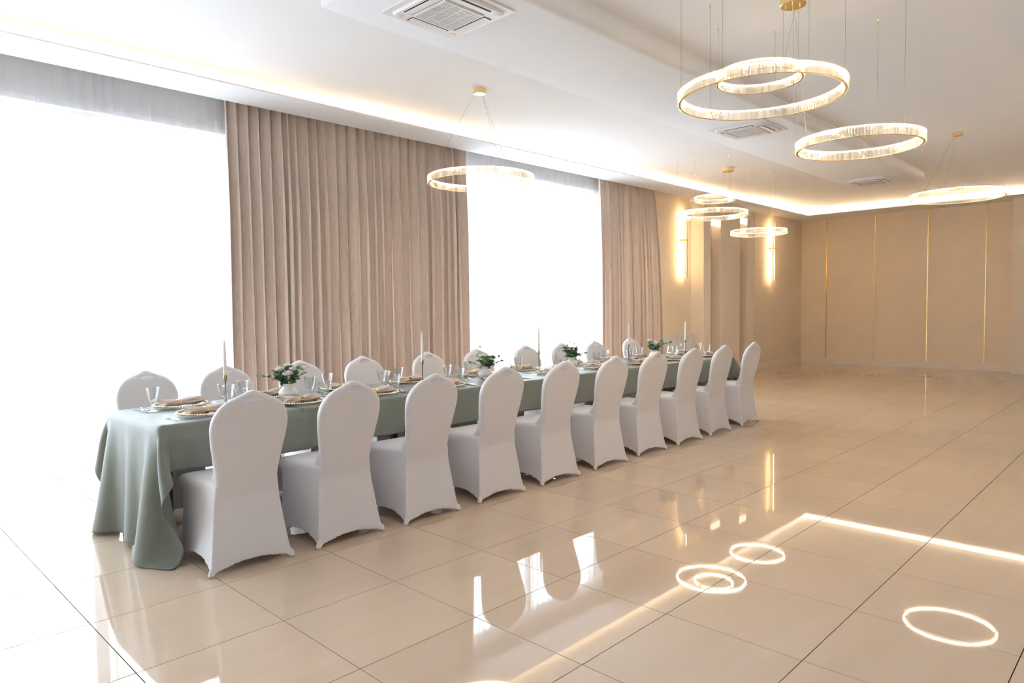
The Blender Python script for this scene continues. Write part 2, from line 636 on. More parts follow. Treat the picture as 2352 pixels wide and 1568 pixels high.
def curtain(x0, x1t, x1b, y, nf, amp, seed, m, name, label, cat, group=None, z0=0.012, z1=3.46, per=10, fold=.30):
    e = empty(name, ((x0 + x1t) / 2, y, 0))
    me = drape(x0 - (x0 + x1t) / 2, x1t - (x0 + x1t) / 2, x1b - (x0 + x1t) / 2, 0, z0, z1, nf, amp, seed, per, fold=fold)
    fb = me.build('fabric', m, e, smooth=80)
    MB().box(x0 - (x0 + x1t) / 2, x1t - (x0 + x1t) / 2, -.012, .012, z1 - .005, z1 + .012).build('track', m_white, e)
    tag(e, label, cat, group)
    return e


curtain(2.085, 5.165, 5.165, 3.862, 27, 0.078, 3, m_drape, 'drape', 'long taupe drape hanging between the two windows', 'curtain')
curtain(8.04, 9.58, 9.76, 3.862, 15, 0.072, 8, m_drape, 'drape', 'taupe drape hanging beside the radiator', 'curtain')
curtain(-6.25, 2.3, 2.3, 3.985, 78, 0.022, 5, m_sheer, 'sheer_curtain', 'white sheer curtain over the wide window at the draped table end', 'curtain', per=10, fold=1.5, z0=.004)
curtain(4.95, 8.2, 8.2, 3.985, 27, 0.022, 6, m_sheer, 'sheer_curtain', 'white sheer curtain over the window between the taupe drapes', 'curtain', per=10, fold=1.5, z0=.004)

# ---------------------------------------------------------------- cove LED strips
def led(name, x0, x1, y0, y1, m, label):
    o = MB().box(x0, x1, y0, y1, ZS + .015, ZS + .023).build(name, m)
    tag(o, label, 'light strip')


led('led_strip', XB + .1, 3.02, 3.52, 3.535, m_ledc2, 'dim orange LED strip in the cove above the wide sheer-curtained window')
led('led_strip', 3.12, 12.2, 3.52, 3.535, m_ledc, 'bright warm LED strip in the cove above both taupe drapes')
led('led_strip', 12.3, 15.2, 3.52, 3.535, m_ledc3, 'warm LED strip in the cove above the reeded panels and plain wall')
led('led_strip', 15.22, 15.235, YR + .2, 3.50, m_ledc3, 'warm LED strip in the cove above the gold-striped wall')
led('led_strip', XB + .1, 14.8, -2.3, -2.285, m_ledc4, 'warm LED strip in the cove opposite the windows')

# ---------------------------------------------------------------- ceiling cassettes
def cassette(x, y, label):
    e = empty('ceiling_air_conditioner', (x, y, ZB))
    H = 0.315
    # outer plate, chamfered downwards
    mb = MB()
    loops = [(H, 0.0), (H, -0.010), (0.275, -0.013), (0.268, -0.030)]
    rows = []
    for hh, z in loops:
        rad = 0.012 if hh > .3 else 0.05
        row = []
        for cx, cy, a0 in ((1, 1, 0), (-1, 1, 90), (-1, -1, 180), (1, -1, 270)):
            for q in range(6):
                a = math.radians(a0 + 18 * q)
                row.append((cx * (hh - rad) + rad * math.cos(a), cy * (hh - rad) + rad * math.sin(a), z))
        rows.append(row)
    mb.grid(rows, closed_v=True)
    mb.f.append(tuple(3 * 24 + i for i in range(24)))
    mb.build('body', m_plastic, e, smooth=30)
    g = MB()
    g.box(-.165, .165, -.165, -.158, -.038, -.0302).box(-.165, .165, .158, .165, -.038, -.0302)
    g.box(-.165, -.158, -.158, .158, -.038, -.0302).box(.158, .165, -.158, .158, -.038, -.0302)
    g.build('grille_frame', m_plastic, e)
    MB().box(-.158, .158, -.158, .158, -.0312, -.0303).build('grille_back', m_dkplas, e)
    sl = MB()
    for k in range(22):
        yy = -.152 + k * .0145
        sl.box(-.158, .158, yy - .0042, yy + .0042, -.0380, -.0335)
    for xx in (-.08, 0, .08):
        sl.box(xx - .004, xx + .004, -.158, .158, -.0375, -.034)
    s_ = sl.build('grille_slats', m_plastic, e)
    fl = MB().box(-.15, .15, -.026, .026, -.006, .0)
    sv = fl.mesh('air_flap', m_plastic)
    gp = MB().box(-.158, .158, -.034, .034, -.0014, 0).mesh('air_slot', m_dkplas)
    cc = MB().lathe([(0.026, 0), (0.026, -.004), (0.018, -.007), (0.0001, -.0075)], 14).mesh('corner_cap', m_plastic, 40)
    for q in range(4):
        a = PI / 2 * q
        link('air_slot', gp, e, (0.213 * math.sin(a), -0.213 * math.cos(a), -.0295), (0, 0, a))
        link('air_flap', sv, e, (0.213 * math.sin(a), -0.213 * math.cos(a), -.0297), (math.radians(6), 0, a))
        a += PI / 4
        link('corner_cap', cc, e, (0.322 * math.sin(a), -0.322 * math.cos(a), -.029))
    tag(e, label, 'air conditioner')


cassette(2.24, 0.72, 'white square ceiling air conditioner, farthest unit from the gold-striped wall')
cassette(6.63, 0.72, 'white square ceiling air conditioner, middle unit of the dropped band')
cassette(11.12, 0.80, 'white square ceiling air conditioner, closest unit to the gold-striped wall')

# ---------------------------------------------------------------- crystal ring chandeliers
HR = 0.036                                                # half the ring height


def crystal(mb, R, a, out):
    """one cut bar, wide face outwards; a little uneven like hand-set glass"""
    hw, hn = .0079, .0046
    z0, z1 = -HR + random.uniform(0, .0015), HR - random.uniform(0, .0015)
    ca, sa = math.cos(a), math.sin(a)
    tw = random.uniform(-.05, .05)
    pts = []
    for z in (z0, z1):
        for t, d in ((-hw, .0), (-hn, .0052), (hn, .0052), (hw, .0), (hw * .8, -.003), (-hw * .8, -.003)):
            rr = R + out * (.0105 + d + tw * t)
            pts.append((rr * ca - t * sa, rr * sa + t * ca, z))
    mb.add(pts, [(0, 1, 2, 3, 4, 5), (11, 10, 9, 8, 7, 6)] + [(k, (k + 1) % 6, 6 + (k + 1) % 6, 6 + k) for k in range(6)])


def ring(parent, x, y, z, R):
    """one hoop: gold edges, LED hoops and a double row of crystal bars; relative to the parent"""
    mb = MB()
    for zz in (-HR, HR - .004):
        mb.hoop(R, [(-.0065, zz), (.0065, zz), (.0065, zz + .004), (-.0065, zz + .004)], 96)
    o = mb.build('ring', m_goldp, parent, smooth=30, loc=(x, y, z))
    # the LED hoops sit inside the gold edges and light the crystals
    # flat tapes facing each other across the crystals
    for zz, mm in ((-HR + .0045, m_ledr2), (HR - .0045, m_ledr)):
        lb = MB().grid([[((R + dr) * math.cos(2 * PI * k / 64), (R + dr) * math.sin(2 * PI * k / 64), zz) for dr in (-.0045, .0045)] for k in range(64)], closed_u=True)
        lb.build('led_hoop', mm, o, smooth=30)
    for nm, out, rad in (('outer_crystals', 1, R + .011), ('inner_crystals', -1, R - .011)):
        n = int(2 * PI * rad / 0.0178)
        cb = MB()
        for k in range(n):
            crystal(cb, R, 2 * PI * k / n, out)
        c_ = cb.build(nm, m_crystal, o)
        c_['kind'] = 'stuff'
    return o


me_wcache = {}


def wire(parent, p, q, r=0.0011):
    MB().tube([p, q], r, 5).build('cable', m_wire, parent)


def hook(parent, x, y):
    MB().lathe([(.007, 0), (.007, -.012), (.004, -.016), (.004, -.034), (.0001, -.036)], 8, (x, y, 0)).build('ceiling_hook', m_goldp, parent, smooth=35)


def canopy(parent, R, h=0.06, T=None):
    mb = MB().lathe([(R, 0), (R, -h + .004), (R - .004, -h), (.0001, -h)], 40)
    return mb.build('canopy', m_goldp, parent, smooth=30)


def triple(x, y, label):
    e = empty('ring_chandelier', (x, y, ZC))
    canopy(e, 0.085, 0.062)
    for k, (dx, dy, z, R, azs) in enumerate((
            (-0.49, 0.01, 2.725, 0.5, (66, 132, 180, -124, -60)),
            (0.41, -0.30, 2.50, 0.4, (0, 120, -121)),
            (0.20, 0.33, 3.065, 0.3, (2, 105, -124)))):
        ring(e, dx, dy, z - ZC, R)
        for a in azs:
            a = math.radians(a)
            px, py = dx + R * math.cos(a), dy + R * math.sin(a)
            hook(e, px, py)
            wire(e, (px, py, -.03), (px, py, z - ZC + HR))
        a = math.radians((20, 150, -110)[k])
        c0 = (.045 * math.cos(a + k), .045 * math.sin(a + k), -.062)
        aim = math.atan2(-dy, -dx)
        wire(e, c0, (dx + R * math.cos(aim), dy + R * math.sin(aim), z - ZC + HR))
    for a in (20, 110, 200, 290):
        a = math.radians(a)
        MB().lathe([(.006, -.062), (.006, -.076), (.0001, -.078)], 8).build('cable_gland', m_goldp, e, smooth=35, loc=(.045 * math.cos(a), .045 * math.sin(a), 0))
    tag(e, label, 'chandelier')


triple(4.0, -0.85, 'three-ring crystal chandelier hanging over the open tiled floor')
triple(9.11, 2.21, 'three-ring crystal chandelier hanging before the wall sconces')


def single(x, y, z, R, label, rot):
    e = empty('ring_pendant', (x, y, ZC))
    canopy(e, 0.06, 0.05)
    ring(e, 0, 0, z - ZC, R)
    for k in range(3):
        a = math.radians(rot + 120 * k)
        wire(e, (.05 * math.cos(a), .05 * math.sin(a), -.05), (R * math.cos(a), R * math.sin(a), z - ZC + HR))
    tag(e, label, 'pendant lamp')


single(3.80, 2.08, 2.612, 0.5, 'single crystal ring pendant hanging before the long taupe drape', 135)
single(9.20, -0.775, 2.70, 0.5, 'single crystal ring pendant hanging before the gold-striped wall', 150)

# ---------------------------------------------------------------- wall sconces, radiator, outlet
def sconce(x, y, label):
    e = empty('wall_sconce', (x, y, 2.62))
    MB().lathe([(.028, 0), (.028, .016), (.0001, .016)], 20).build('wall_plate', m_gold, e).rotation_euler = (PI / 2, 0, 0)
    MB().tube([(0, -.01, 0), (0, -.125, 0)], .013, 14).build('arm', m_gold, e, smooth=40)
    MB().lathe([(.026, -.02), (.026, .02)], 18, (0, -.125, 0)).build('collar', m_gold, e, smooth=30)
    # slim gold rod whose back glows on to the wall
    mb = MB()
    mb.box(-.011, .011, -.138, -.128, -.70, .56)
    mb.box(-.011, -.008, -.128, -.1265, -.70, .56).box(.008, .011, -.128, -.1265, -.70, .56)
    mb.build('rod', m_gold, e)
    MB().box(-.008, .008, -.128, -.122, -.695, .555).build('light_strip', m_leds, e)
    tag(e, label, 'wall lamp')


sconce(10.80, YWIN, 'gold rod wall sconce glowing above the radiator')
sconce(14.08, YW, 'gold rod wall sconce on the plain wall beside the reeded panels')

e = empty('radiator', (10.38, YWIN, 0))
MB().box(-.80, .80, -.075, -.02, .26, .815).build('panel', m_white, e)
mb = MB()
for k in range(46):
    x = -.775 + k * .0345
    mb.box(x - .009, x + .009, -.083, -.075, .28, .79)
mb.build('ribs', m_white, e)
MB().box(-.805, .805, -.085, -.012, .815, .85).build('top_grille', m_white, e)
MB().tube([(.80, -.045, .80), (.86, -.045, .80)], .018, 12).build('valve_knob', m_plastic, e, smooth=40)
for x in (-.6, .6):
    MB().box(x - .02, x + .02, -.02, -.004, .3, .8).build('bracket', m_white, e)
MB().tube([(.77, -.05, .27), (.77, -.05, .0)], .009, 8).build('pipe', m_white, e, smooth=40)
tag(e, 'white panel radiator with thermostat under the wall sconce', 'radiator')
e = empty('wall_outlet', (14.15, YW, .27))
MB().box(-.042, .042, -.011, 0, -.042, .042).build('cover_plate', m_plastic, e)
MB().lathe([(.022, 0), (.022, .003), (.0001, .003)], 16).build('socket', m_white, e, loc=(0, -.0105, 0)).rotation_euler = (PI / 2, 0, 0)
tag(e, 'small white wall outlet above the baseboard of the plain wall', 'outlet')

# ---------------------------------------------------------------- tables
TX0, TX1, TY0, TY1, TZ = 0.485, 7.185, 1.150, 2.020, 0.752
nt_ = 4
tl_ = (TX1 - TX0) / nt_
tnames = ['table at the end far from the gold-striped wall', 'second table from the end far from the gold-striped wall',
          'second table from the gold-striped wall', 'table at the end towards the gold-striped wall']
for k in range(nt_):
    e = empty('banquet_table', (TX0 + (k + .5) * tl_, (TY0 + TY1) / 2, 0))
    h, d = tl_ / 2 - .002, (TY1 - TY0) / 2 - .016
    MB().box(-h + (.016 if k == 0 else 0), h - (.016 if k == 3 else 0), -d, d, .718, .743).build('tabletop', m_wood, e)
    MB().box(-h + .03, h - .03, -d + .03, d - .03, .67, .7179).build('apron', m_black, e)
    lm = MB().box(-.02, .02, -.02, .02, 0, .67).mesh('leg', m_black)
    for sx in (-1, 1):
        for sy in (-1, 1):
            link('leg', lm, e, (sx * (h - .065), sy * (d - .05), 0))
    tag(e, 'rectangular black-legged ' + tnames[k], 'table')

# ---------------------------------------------------------------- tablecloths
def end_cloth():
    """A cloth lying over the table end: the overhang is let fall under gravity and settles into folds.
    Coordinates: x inwards from the table end, y over the width, z up."""
    h = 0.026
    Lx, Ly = 0.685, 0.255
    W_ = TY1 - TY0
    top = 0.90
    nx = int(round((Lx + top) / h)) + 1
    ny = int(round((W_ + 2 * Ly) / h)) + 1
    U = np.linspace(-Lx, top, nx)
    V = np.linspace(-Ly, W_ + Ly, ny)
    hx, hy = U[1] - U[0], V[1] - V[0]
    X = np.zeros((nx, ny, 3))
    X[..., 0] = U[:, None]
    X[..., 1] = V[None, :]
    X[..., 2] = TZ
    rs = np.random.RandomState(4)
    # start folded part-way down so that it falls outwards, with a few pleats
    ox = np.clip(-U, 0, None)[:, None]
    oyl = np.clip(-V, 0, None)[None, :]
    oyr = np.clip(V - W_, 0, None)[None, :]
    oy = np.maximum(oyl, oyr)
    over = np.sqrt(ox ** 2 + oy ** 2)
    X[..., 2] = TZ - over * 0.8
    X[..., 0] = np.where(ox > 0, -ox * 0.6, X[..., 0])
    X[..., 1] = np.where(oyl > 0, -oyl * 0.6, np.where(oyr > 0, W_ + oyr * 0.6, X[..., 1]))
    X[..., 0] += -0.035 * (ox / Lx) * (np.sin(V * 9.5 + 0.6) + 0.5 * np.sin(V * 17 + 2))[None, :]
    X += rs.randn(nx, ny, 3) * 0.0008
    pin = (U[:, None] >= 0.004) & (V[None, :] >= 0.004) & (V[None, :] <= W_ - 0.004)
    free = (~pin).astype(float)[..., None]
    vel = np.zeros_like(X)
    dt = 1 / 90.0

    def pairs(di, dj, rest, k):
        out = []
        for par in (0, 1):
            m_ = max(abs(di), abs(dj))
            if di:
                ii = np.array([i for i in range(nx - abs(di)) if (i // m_) % 2 == par])
                jj = np.arange(ny - abs(dj)) if dj >= 0 else np.arange(-dj, ny)
            else:
                ii = np.arange(nx)
                jj = np.array([j for j in range(ny - dj) if (j // m_) % 2 == par])
            I, J = np.meshgrid(ii, jj, indexing='ij')
            out.append((I, J, I + di, J + dj, rest, k))
        return out

    cons = pairs(1, 0, hx, 1.0) + pairs(0, 1, hy, 1.0)
    dg = math.hypot(hx, hy)
    cons += pairs(1, 1, dg, 0.35) + pairs(1, -1, dg, 0.35)
    cons += pairs(2, 0, 2 * hx, 0.22) + pairs(0, 2, 2 * hy, 0.22)
    cons += pairs(4, 0, 4 * hx, 0.08) + pairs(0, 4, 4 * hy, 0.08)
    for it in range(420):
        vel[..., 2] -= 9.81 * dt
        vel *= 0.975 if it < 300 else 0.93
        Pn = X + vel * dt * free
        for sub in range(7):
            for I, J, K, L, rest_, k in cons:
                d = Pn[K, L] - Pn[I, J]
                ln = np.sqrt((d * d).sum(-1, keepdims=True)) + 1e-9
                wi, wj = free[I, J], free[K, L]
                ws2 = wi + wj
                ws2[ws2 == 0] = 1
                c = k * (ln - rest_) / ln / ws2 * d
                Pn[I, J] += wi * c
                Pn[K, L] -= wj * c
        # keep clear of the table block and the floor
        ins = (Pn[..., 0] > -0.004) & (Pn[..., 1] > -0.004) & (Pn[..., 1] < W_ + 0.004) & (Pn[..., 2] < TZ)
        ins &= ~pin
        dx_ = Pn[..., 0] + 0.004
        dl = Pn[..., 1] + 0.004
        dr = W_ + 0.004 - Pn[..., 1]
        dz = TZ - Pn[..., 2]
        mn = np.minimum(np.minimum(dx_, dl), np.minimum(dr, dz))
        Pn[..., 0] = np.where(ins & (mn == dx_), -0.004, Pn[..., 0])
        Pn[..., 1] = np.where(ins & (mn == dl), -0.004, np.where(ins & (mn == dr), W_ + 0.004, Pn[..., 1]))
        Pn[..., 2] = np.where(ins & (mn == dz), TZ, Pn[..., 2])
        Pn[..., 2] = np.maximum(Pn[..., 2], 0.006)
        Pn = np.where(pin[..., None], X, Pn)
        vel = (Pn - X) / dt
        X = Pn
    return X


CX = end_cloth()


def cloth_obj(name, P, label):
    mb = MB().grid(P)
    o = mb.build(name, m_cloth, None, smooth=180)
    s = o.modifiers.new('smooth', 'SUBSURF')
    s.levels = s.render_levels = 1
    t = o.modifiers.new('thickness', 'SOLIDIFY')
    t.thickness = 0.0022
    t.offset = 1.0
    tag(o, label, 'tablecloth')
    return o


Pn = [[(TX0 + p[0], TY0 + p[1], p[2]) for p in row] for row in CX]
cloth_obj('tablecloth', Pn, 'sage tablecloth draped to the floor at the end far from the gold-striped wall')
Pf = [[(TX1 - p[0], TY0 + p[1], p[2]) for p in row] for row in CX]
cloth_obj('tablecloth', Pf, 'sage tablecloth draped to the floor at the end towards the gold-striped wall')


def mid_cloth(x0, x1, dz, seed, label):
    rnd = random.Random(seed)
    ph = [rnd.uniform(0, 6.28) for _ in range(6)]
    n = int((x1 - x0) / .04)
    rows = []
    for i in range(n + 1):
        x = x0 + (x1 - x0) * i / n
        row = []

        def side(sgn, yb, rev):
            out = []
            for k in range(8):
                t = k / 7
                z = TZ + dz - 0.012 - t * 0.245
                wv = 0.010 * math.sin(5.1 * x + ph[0] + sgn) + 0.007 * math.sin(11.3 * x + ph[1]) + 0.004 * math.sin(23 * x + ph[2])
                hem = 0.008 * math.sin(4.2 * x + ph[3])
                y = yb + sgn * (0.007 + dz + t * (0.016 + wv))
                out.append((x, y, z + hem * t))
            return out[::-1] if rev else out
        row += side(-1, TY0, True)
        row += [(x, TY0 - .003, TZ + dz - .003), (x, TY0 + .006, TZ + dz)]
        row += [(x, TY0 + .05, TZ + dz)]
        for k in range(1, 8):
            row.append((x, TY0 + .05 + (TY1 - TY0 - .1) * k / 8, TZ + dz + 0.0008 * math.sin(9 * x + k)))
        row += [(x, TY1 - .05, TZ + dz), (x, TY1 - .006, TZ + dz), (x, TY1 + .003, TZ + dz - .003)]
        row += side(1, TY1, False)
        rows.append(row)
    cloth_obj('tablecloth', rows, label)


mid_cloth(1.345, 3.93, 0.003, 2, 'sage tablecloth over the middle tables, before the long taupe drape')
mid_cloth(3.90, 6.34, 0.0055, 9, 'sage tablecloth over the middle tables, before the sheer window between drapes')
TOP = TZ + 0.0083                                         # where table things stand

# ---------------------------------------------------------------- chairs
def interp(x, xs_, ys_):
    return float(np.interp(x, xs_, ys_))


def yc_back(z):
    return interp(z, [.30, .38, .46, .60, .80, .95], [.085, .075, .060, .035, -.008, -.046])


def chair_mesh():
    mb = MB()
    # backrest: front and back skins joined round a thick edge
    zt_a = [0, .06, .14, .22, .3, .4, .5, .63, .75, .84, .92, .97, 1.0]
    zt_z = [.958, .9565, .949, .940, .9325, .924, .9155, .902, .881, .857, .825, .790, .755]
    wz_z = [.30, .40, .46, .53, .60, .68, .76, .82, .95]
    wz_w = [.160, .164, .168, .175, .187, .202, .212, .2155, .2155]
    na, ns = 33, 34
    A_ = [math.sin(PI / 2 * (2 * i / (na - 1) - 1)) for i in range(na)]
    S_ = [math.sin(PI / 2 * i / (ns - 1)) for i in range(ns)]
    z0 = .30
    front, back = [], []
    for s in S_:
        rf, rb = [], []
        for a in A_:
            zt = interp(abs(a), zt_a, zt_z)
            z = z0 + s * (zt - z0)
            x = a * interp(z, wz_z, wz_w)
            ed = math.sqrt(max(0.02, 1 - abs(a) ** 16)) * math.sqrt(max(0.02, 1 - s ** 60))
            yc = yc_back(z)
            web = .075 * max(0, 1 - max(0, z - .44) / .17) ** 2.2
            rf.append((x, yc + (.026 + .006 * (1 - a * a)) * ed + web, z))
            rb.append((x, yc - .024 * ed, z))
        front.append(rf)
        back.append(rb)
    loop = [f_ + b_[::-1] for f_, b_ in zip(front, back)]
    mb.grid(loop, closed_v=True)
    mb.f.append(tuple(range(2 * na)))
    mb.f.append(tuple((ns - 1) * 2 * na + i for i in reversed(range(2 * na))))
    # seat and skirt
    lv_z = [0.0, .03, .10, .20, .30, .36, .40, .425, .45, .468]
    rx = [.227, .224, .213, .200, .188, .181, .175, .172, .170, .160]
    ry = [.000, .002, .014, .028, .042, .048, .050, .046, .048, .062]
    fx = [.226, .223, .216, .208, .202, .199, .203, .219, .221, .204]
    fy = [.462, .462, .462, .463, .465, .466, .469, .474, .474, .456]
    n = 14
    rows = []
    for k, z in enumerate(lv_z):
        cs = [(-rx[k], ry[k]), (rx[k], ry[k]), (fx[k], fy[k]), (-fx[k], fy[k])]
        row = []
        for q in range(4):
            p0, p1 = cs[q], cs[(q + 1) % 4]
            dx, dy = p1[0] - p0[0], p1[1] - p0[1]
            L = math.hypot(dx, dy)
            nx_, ny_ = -dy / L, dx / L                    # inwards
            for i in range(n):
                t = i / n
                bow = math.sin(PI * t) ** 0.8
                low = max(0, 1 - z / .40)
                inn = (.020 if q % 2 else .012) * bow * low ** .7
                corner = 0.004 * (1 - bow) if 0 < z < .4 else 0
                arch = (.062 if q % 2 else .040) * (math.sin(PI * t) ** 0.8)
                zz = z + (arch * (1 - z / .40) ** 1.0 if z < .40 else 0)
                row.append((p0[0] + dx * t + nx_ * (inn + corner), p0[1] + dy * t + ny_ * (inn + corner), zz))
        rows.append(row)
    for sc_, z in ((.72, .478), (.3, .481)):
        row = []
        for p in rows[9]:
            row.append((p[0] * sc_, .26 + (p[1] - .26) * sc_, z))
        rows.append(row)
    k0 = len(mb.v)
    m_ = 4 * n
    mb.grid(rows, closed_v=True)
    mb.f.append(tuple(k0 + (len(rows) - 1) * m_ + i for i in range(m_)))
    # underside
    c = len(mb.v)
    mb.v.append((0, .23, .22))
    for i in range(m_):
        mb.f.append((k0 + i, c, k0 + (i + 1) % m_))
    # foot pockets
    for sx, yy in ((-.221, .008), (.221, .008), (-.219, .455), (.219, .455)):
        mb.lathe([(.015, 0), (.0165, .004), (.0165, .018), (.011, .04), (.0001, .045)], 12, (sx, yy, 0))
    o = mb.build('chair_work', m_spandex)
    hole = MB()
    hole.add([(.049 * math.cos(2 * PI * k / 28), y, .907 + .0135 * math.sin(2 * PI * k / 28) * (1 - .4 * math.cos(2 * PI * k / 28) ** 2)) for y in (-.2, .1) for k in range(28)],
             [tuple(range(28)), tuple(range(55, 27, -1))] + [(k, (k + 1) % 28, 28 + (k + 1) % 28, 28 + k) for k in range(28)])
    ho = hole.build('hole_work')
    r0 = o.modifiers.new('r0', 'REMESH')
    r0.mode = 'VOXEL'
    r0.voxel_size = 0.005
    bo = o.modifiers.new('b', 'BOOLEAN')
    bo.object = ho
    bo.operation = 'DIFFERENCE'
    bo.solver = 'FAST'
    r_ = o.modifiers.new('r', 'REMESH')
    r_.mode = 'VOXEL'
    r_.voxel_size = 0.005
    s_ = o.modifiers.new('s', 'SMOOTH')
    s_.factor = 0.5
    s_.iterations = 9
    dg = bpy.context.evaluated_depsgraph_get()
    me = bpy.data.meshes.new_from_object(o.evaluated_get(dg))
    me.name = 'chair_cover'
    bpy.data.objects.remove(o)
    bpy.data.objects.remove(ho)
    me.polygons.foreach_set('use_smooth', [True] * len(me.polygons))
    if not me.materials:
        me.materials.append(m_spandex)
    return me


me_chair = chair_mesh()
hp = MB()
for sgn in (-1, 1):
    P = []
    for i in range(7):
        rr = i / 6
        row = []
        for k in range(28):
            a = 2 * PI * k / 28
            ca, sa = math.cos(a), math.sin(a)
            x = .053 * rr * ca
            z = .907 + .0155 * rr * sa * (1 - .4 * ca * ca)
            y = yc_back(z) + sgn * (.0295 if sgn > 0 else .0235) - sgn * .001 * (1 - rr * rr)
            row.append((x, y, z))
        P.append(row)
    hp.grid(P, closed_v=True)
me_handle = hp.mesh('handle_opening', m_handle, 60)
me_foot = MB().lathe([(.013, 0.0), (.0165, .002), (.0175, .010), (.014, .013)], 12).mesh('foot_cap', mottled('worn_white_rubber', (0.55, 0.47, 0.40), 0.1, 60, 0.7), 40)

NEARX = [.803, 1.404, 2.010, 2.662, 3.311, 3.997, 4.686, 5.360, 6.035, 6.806]
NEARY = [.717, .701, .678, .685, .677, .686, .715, .708, .724, .752]
FARX = [.868, 1.437, 2.066, 2.706, 3.452, 4.09, 4.853, 5.47, 6.11, 7.08]
FARY = [2.47, 2.465, 2.45, 2.485, 2.48, 2.455, 2.465, 2.45, 2.45, 2.58]


def chair(x, y, rz, label, group):
    e = empty('banquet_chair', (x, y, 0), rz)
    link('chair_cover', me_chair, e)
    link('handle_opening', me_handle, e)
    for sx, yy in ((-.221, .008), (.221, .008), (-.219, .455), (.219, .455)):
        link('foot_cap', me_foot, e, (sx, yy, 0))
    tag(e, label, 'chair', group)


rz_near = [-.03, .01, -.005, -.03, -.015, -.03, -.04, -.015, 0, .03]
for k in range(10):
    n_ = ORD[10 - k]
    chair(NEARX[k], NEARY[k], rz_near[k], 'white stretch-covered banquet chair on the open floor side, %s from the gold-striped wall' % n_, 'chairs on the open floor side of the table')
    chair(FARX[k], FARY[k], PI + random.uniform(-.03, .03), 'white stretch-covered banquet chair on the window side, %s from the gold-striped wall' % n_, 'chairs on the window side of the table')

# ---------------------------------------------------------------- place settings
me_charger = MB().lathe([(.0001, .0), (.085, .0), (.092, .002), (.150, .010), (.163, .0125), (.163, .0145), (.150, .0125), (.09, .0045), (.0001, .003)], 48).mesh('glass_plate', m_glass, 30)
bd = MB()
for k in range(62):
    a = 2 * PI * k / 62
    c = (.1605 * math.cos(a), .1605 * math.sin(a), .0165)
    bd.lathe([(.0001, -.0072), (.0055, -.0045), (.0074, 0), (.0055, .0045), (.0001, .0072)], 7, c)
me_beads = bd.mesh('gold_bead_rim', mottled('champagne_gold_bead', (0.95, 0.82, 0.56), 0.05, 30, 0.2, 0.85), 80)


def napkin_mesh(seed):
    rnd = random.Random(seed)
    P = []
    n = 22
    for i in range(21):
        t = -1 + 2 * i / 20
        x = t * .128
        pinch = min(1, abs(t + .08) / .55)
        wdt = .020 + .034 * pinch ** 1.2
        hgt = .018 + .006 * pinch
        row = []
        for k in range(n):
            a = 2 * PI * k / n
            fold = 1 + .13 * pinch * math.sin(5 * a + 2.4 * t + seed) + .06 * pinch * math.sin(9 * a + seed * 2)
            y = wdt * math.cos(a) * fold
            z = hgt + hgt * math.sin(a) * (0.98 if math.sin(a) < 0 else fold * 1.1)
            row.append((x + .012 * math.sin(2 * a + seed) * abs(t) ** 3, y + .01 * t, max(0.0, z)))
        P.append(row)
    mb = MB().grid(P, closed_v=True)
    for base_, rv in ((0, False), (20 * n, True)):
        c = len(mb.v)
        row = P[0] if not rv else P[20]
        cx = sum(p[0] for p in row) / n - (.018 if rv else -.018)
        mb.v.append((cx, sum(p[1] for p in row) / n, sum(p[2] for p in row) / n))
        for k in range(n):
            mb.f.append((base_ + k, base_ + (k + 1) % n, c))
    # loose flap tucked over the roll
    F = [[(-.112 + .10 * i / 6, -.035 + .06 * j / 4 + .012 * i / 6, .040 - .010 * ((j - 2) / 2) ** 2 + .004 * math.sin(i + seed)) for j in range(5)] for i in range(7)]
    mb.grid(F)
    return mb.mesh('cloth', m_napkin, 60)


me_naps = [napkin_mesh(s) for s in (1, 2, 3)]
rg = MB()
P = [[(-.010 + dx, rr * math.cos(2 * PI * k / 28), .0205 + rr * .92 * math.sin(2 * PI * k / 28)) for (dx, rr) in ((-.017, .0225), (-.014, .0238), (.014, .0238), (.017, .0225), (.014, .0215), (-.014, .0215))] for k in range(28)]
rg.grid(P, closed_u=True, closed_v=True)
me_ring = rg.mesh('napkin_ring', m_gold, 40)

# cutlery lies along y, handle towards -y
def flat(outline, z0, z1, bend):
    n = len(outline)
    v = [(x, y, bend(y) + z0) for x, y in outline] + [(x, y, bend(y) + z1) for x, y in outline]
    f = [tuple(reversed(range(n))), tuple(range(n, 2 * n))]
    f += [(i, (i + 1) % n, n + (i + 1) % n, n + i) for i in range(n)]
    return v, f


def strip(mb, pts, th=.0018, bend=None):
    """pts: list of (y, half width, z)"""
    rows = []
    for y, w_, z in pts:
        rows.append([(-w_, y, z), (w_, y, z), (w_, y, z + th), (-w_, y, z + th)])
    k0 = len(mb.v)
    mb.grid(rows, closed_v=True)
    mb.f.append(tuple(k0 + i for i in range(4)))
    mb.f.append(tuple(k0 + 4 * (len(rows) - 1) + i for i in reversed(range(4))))


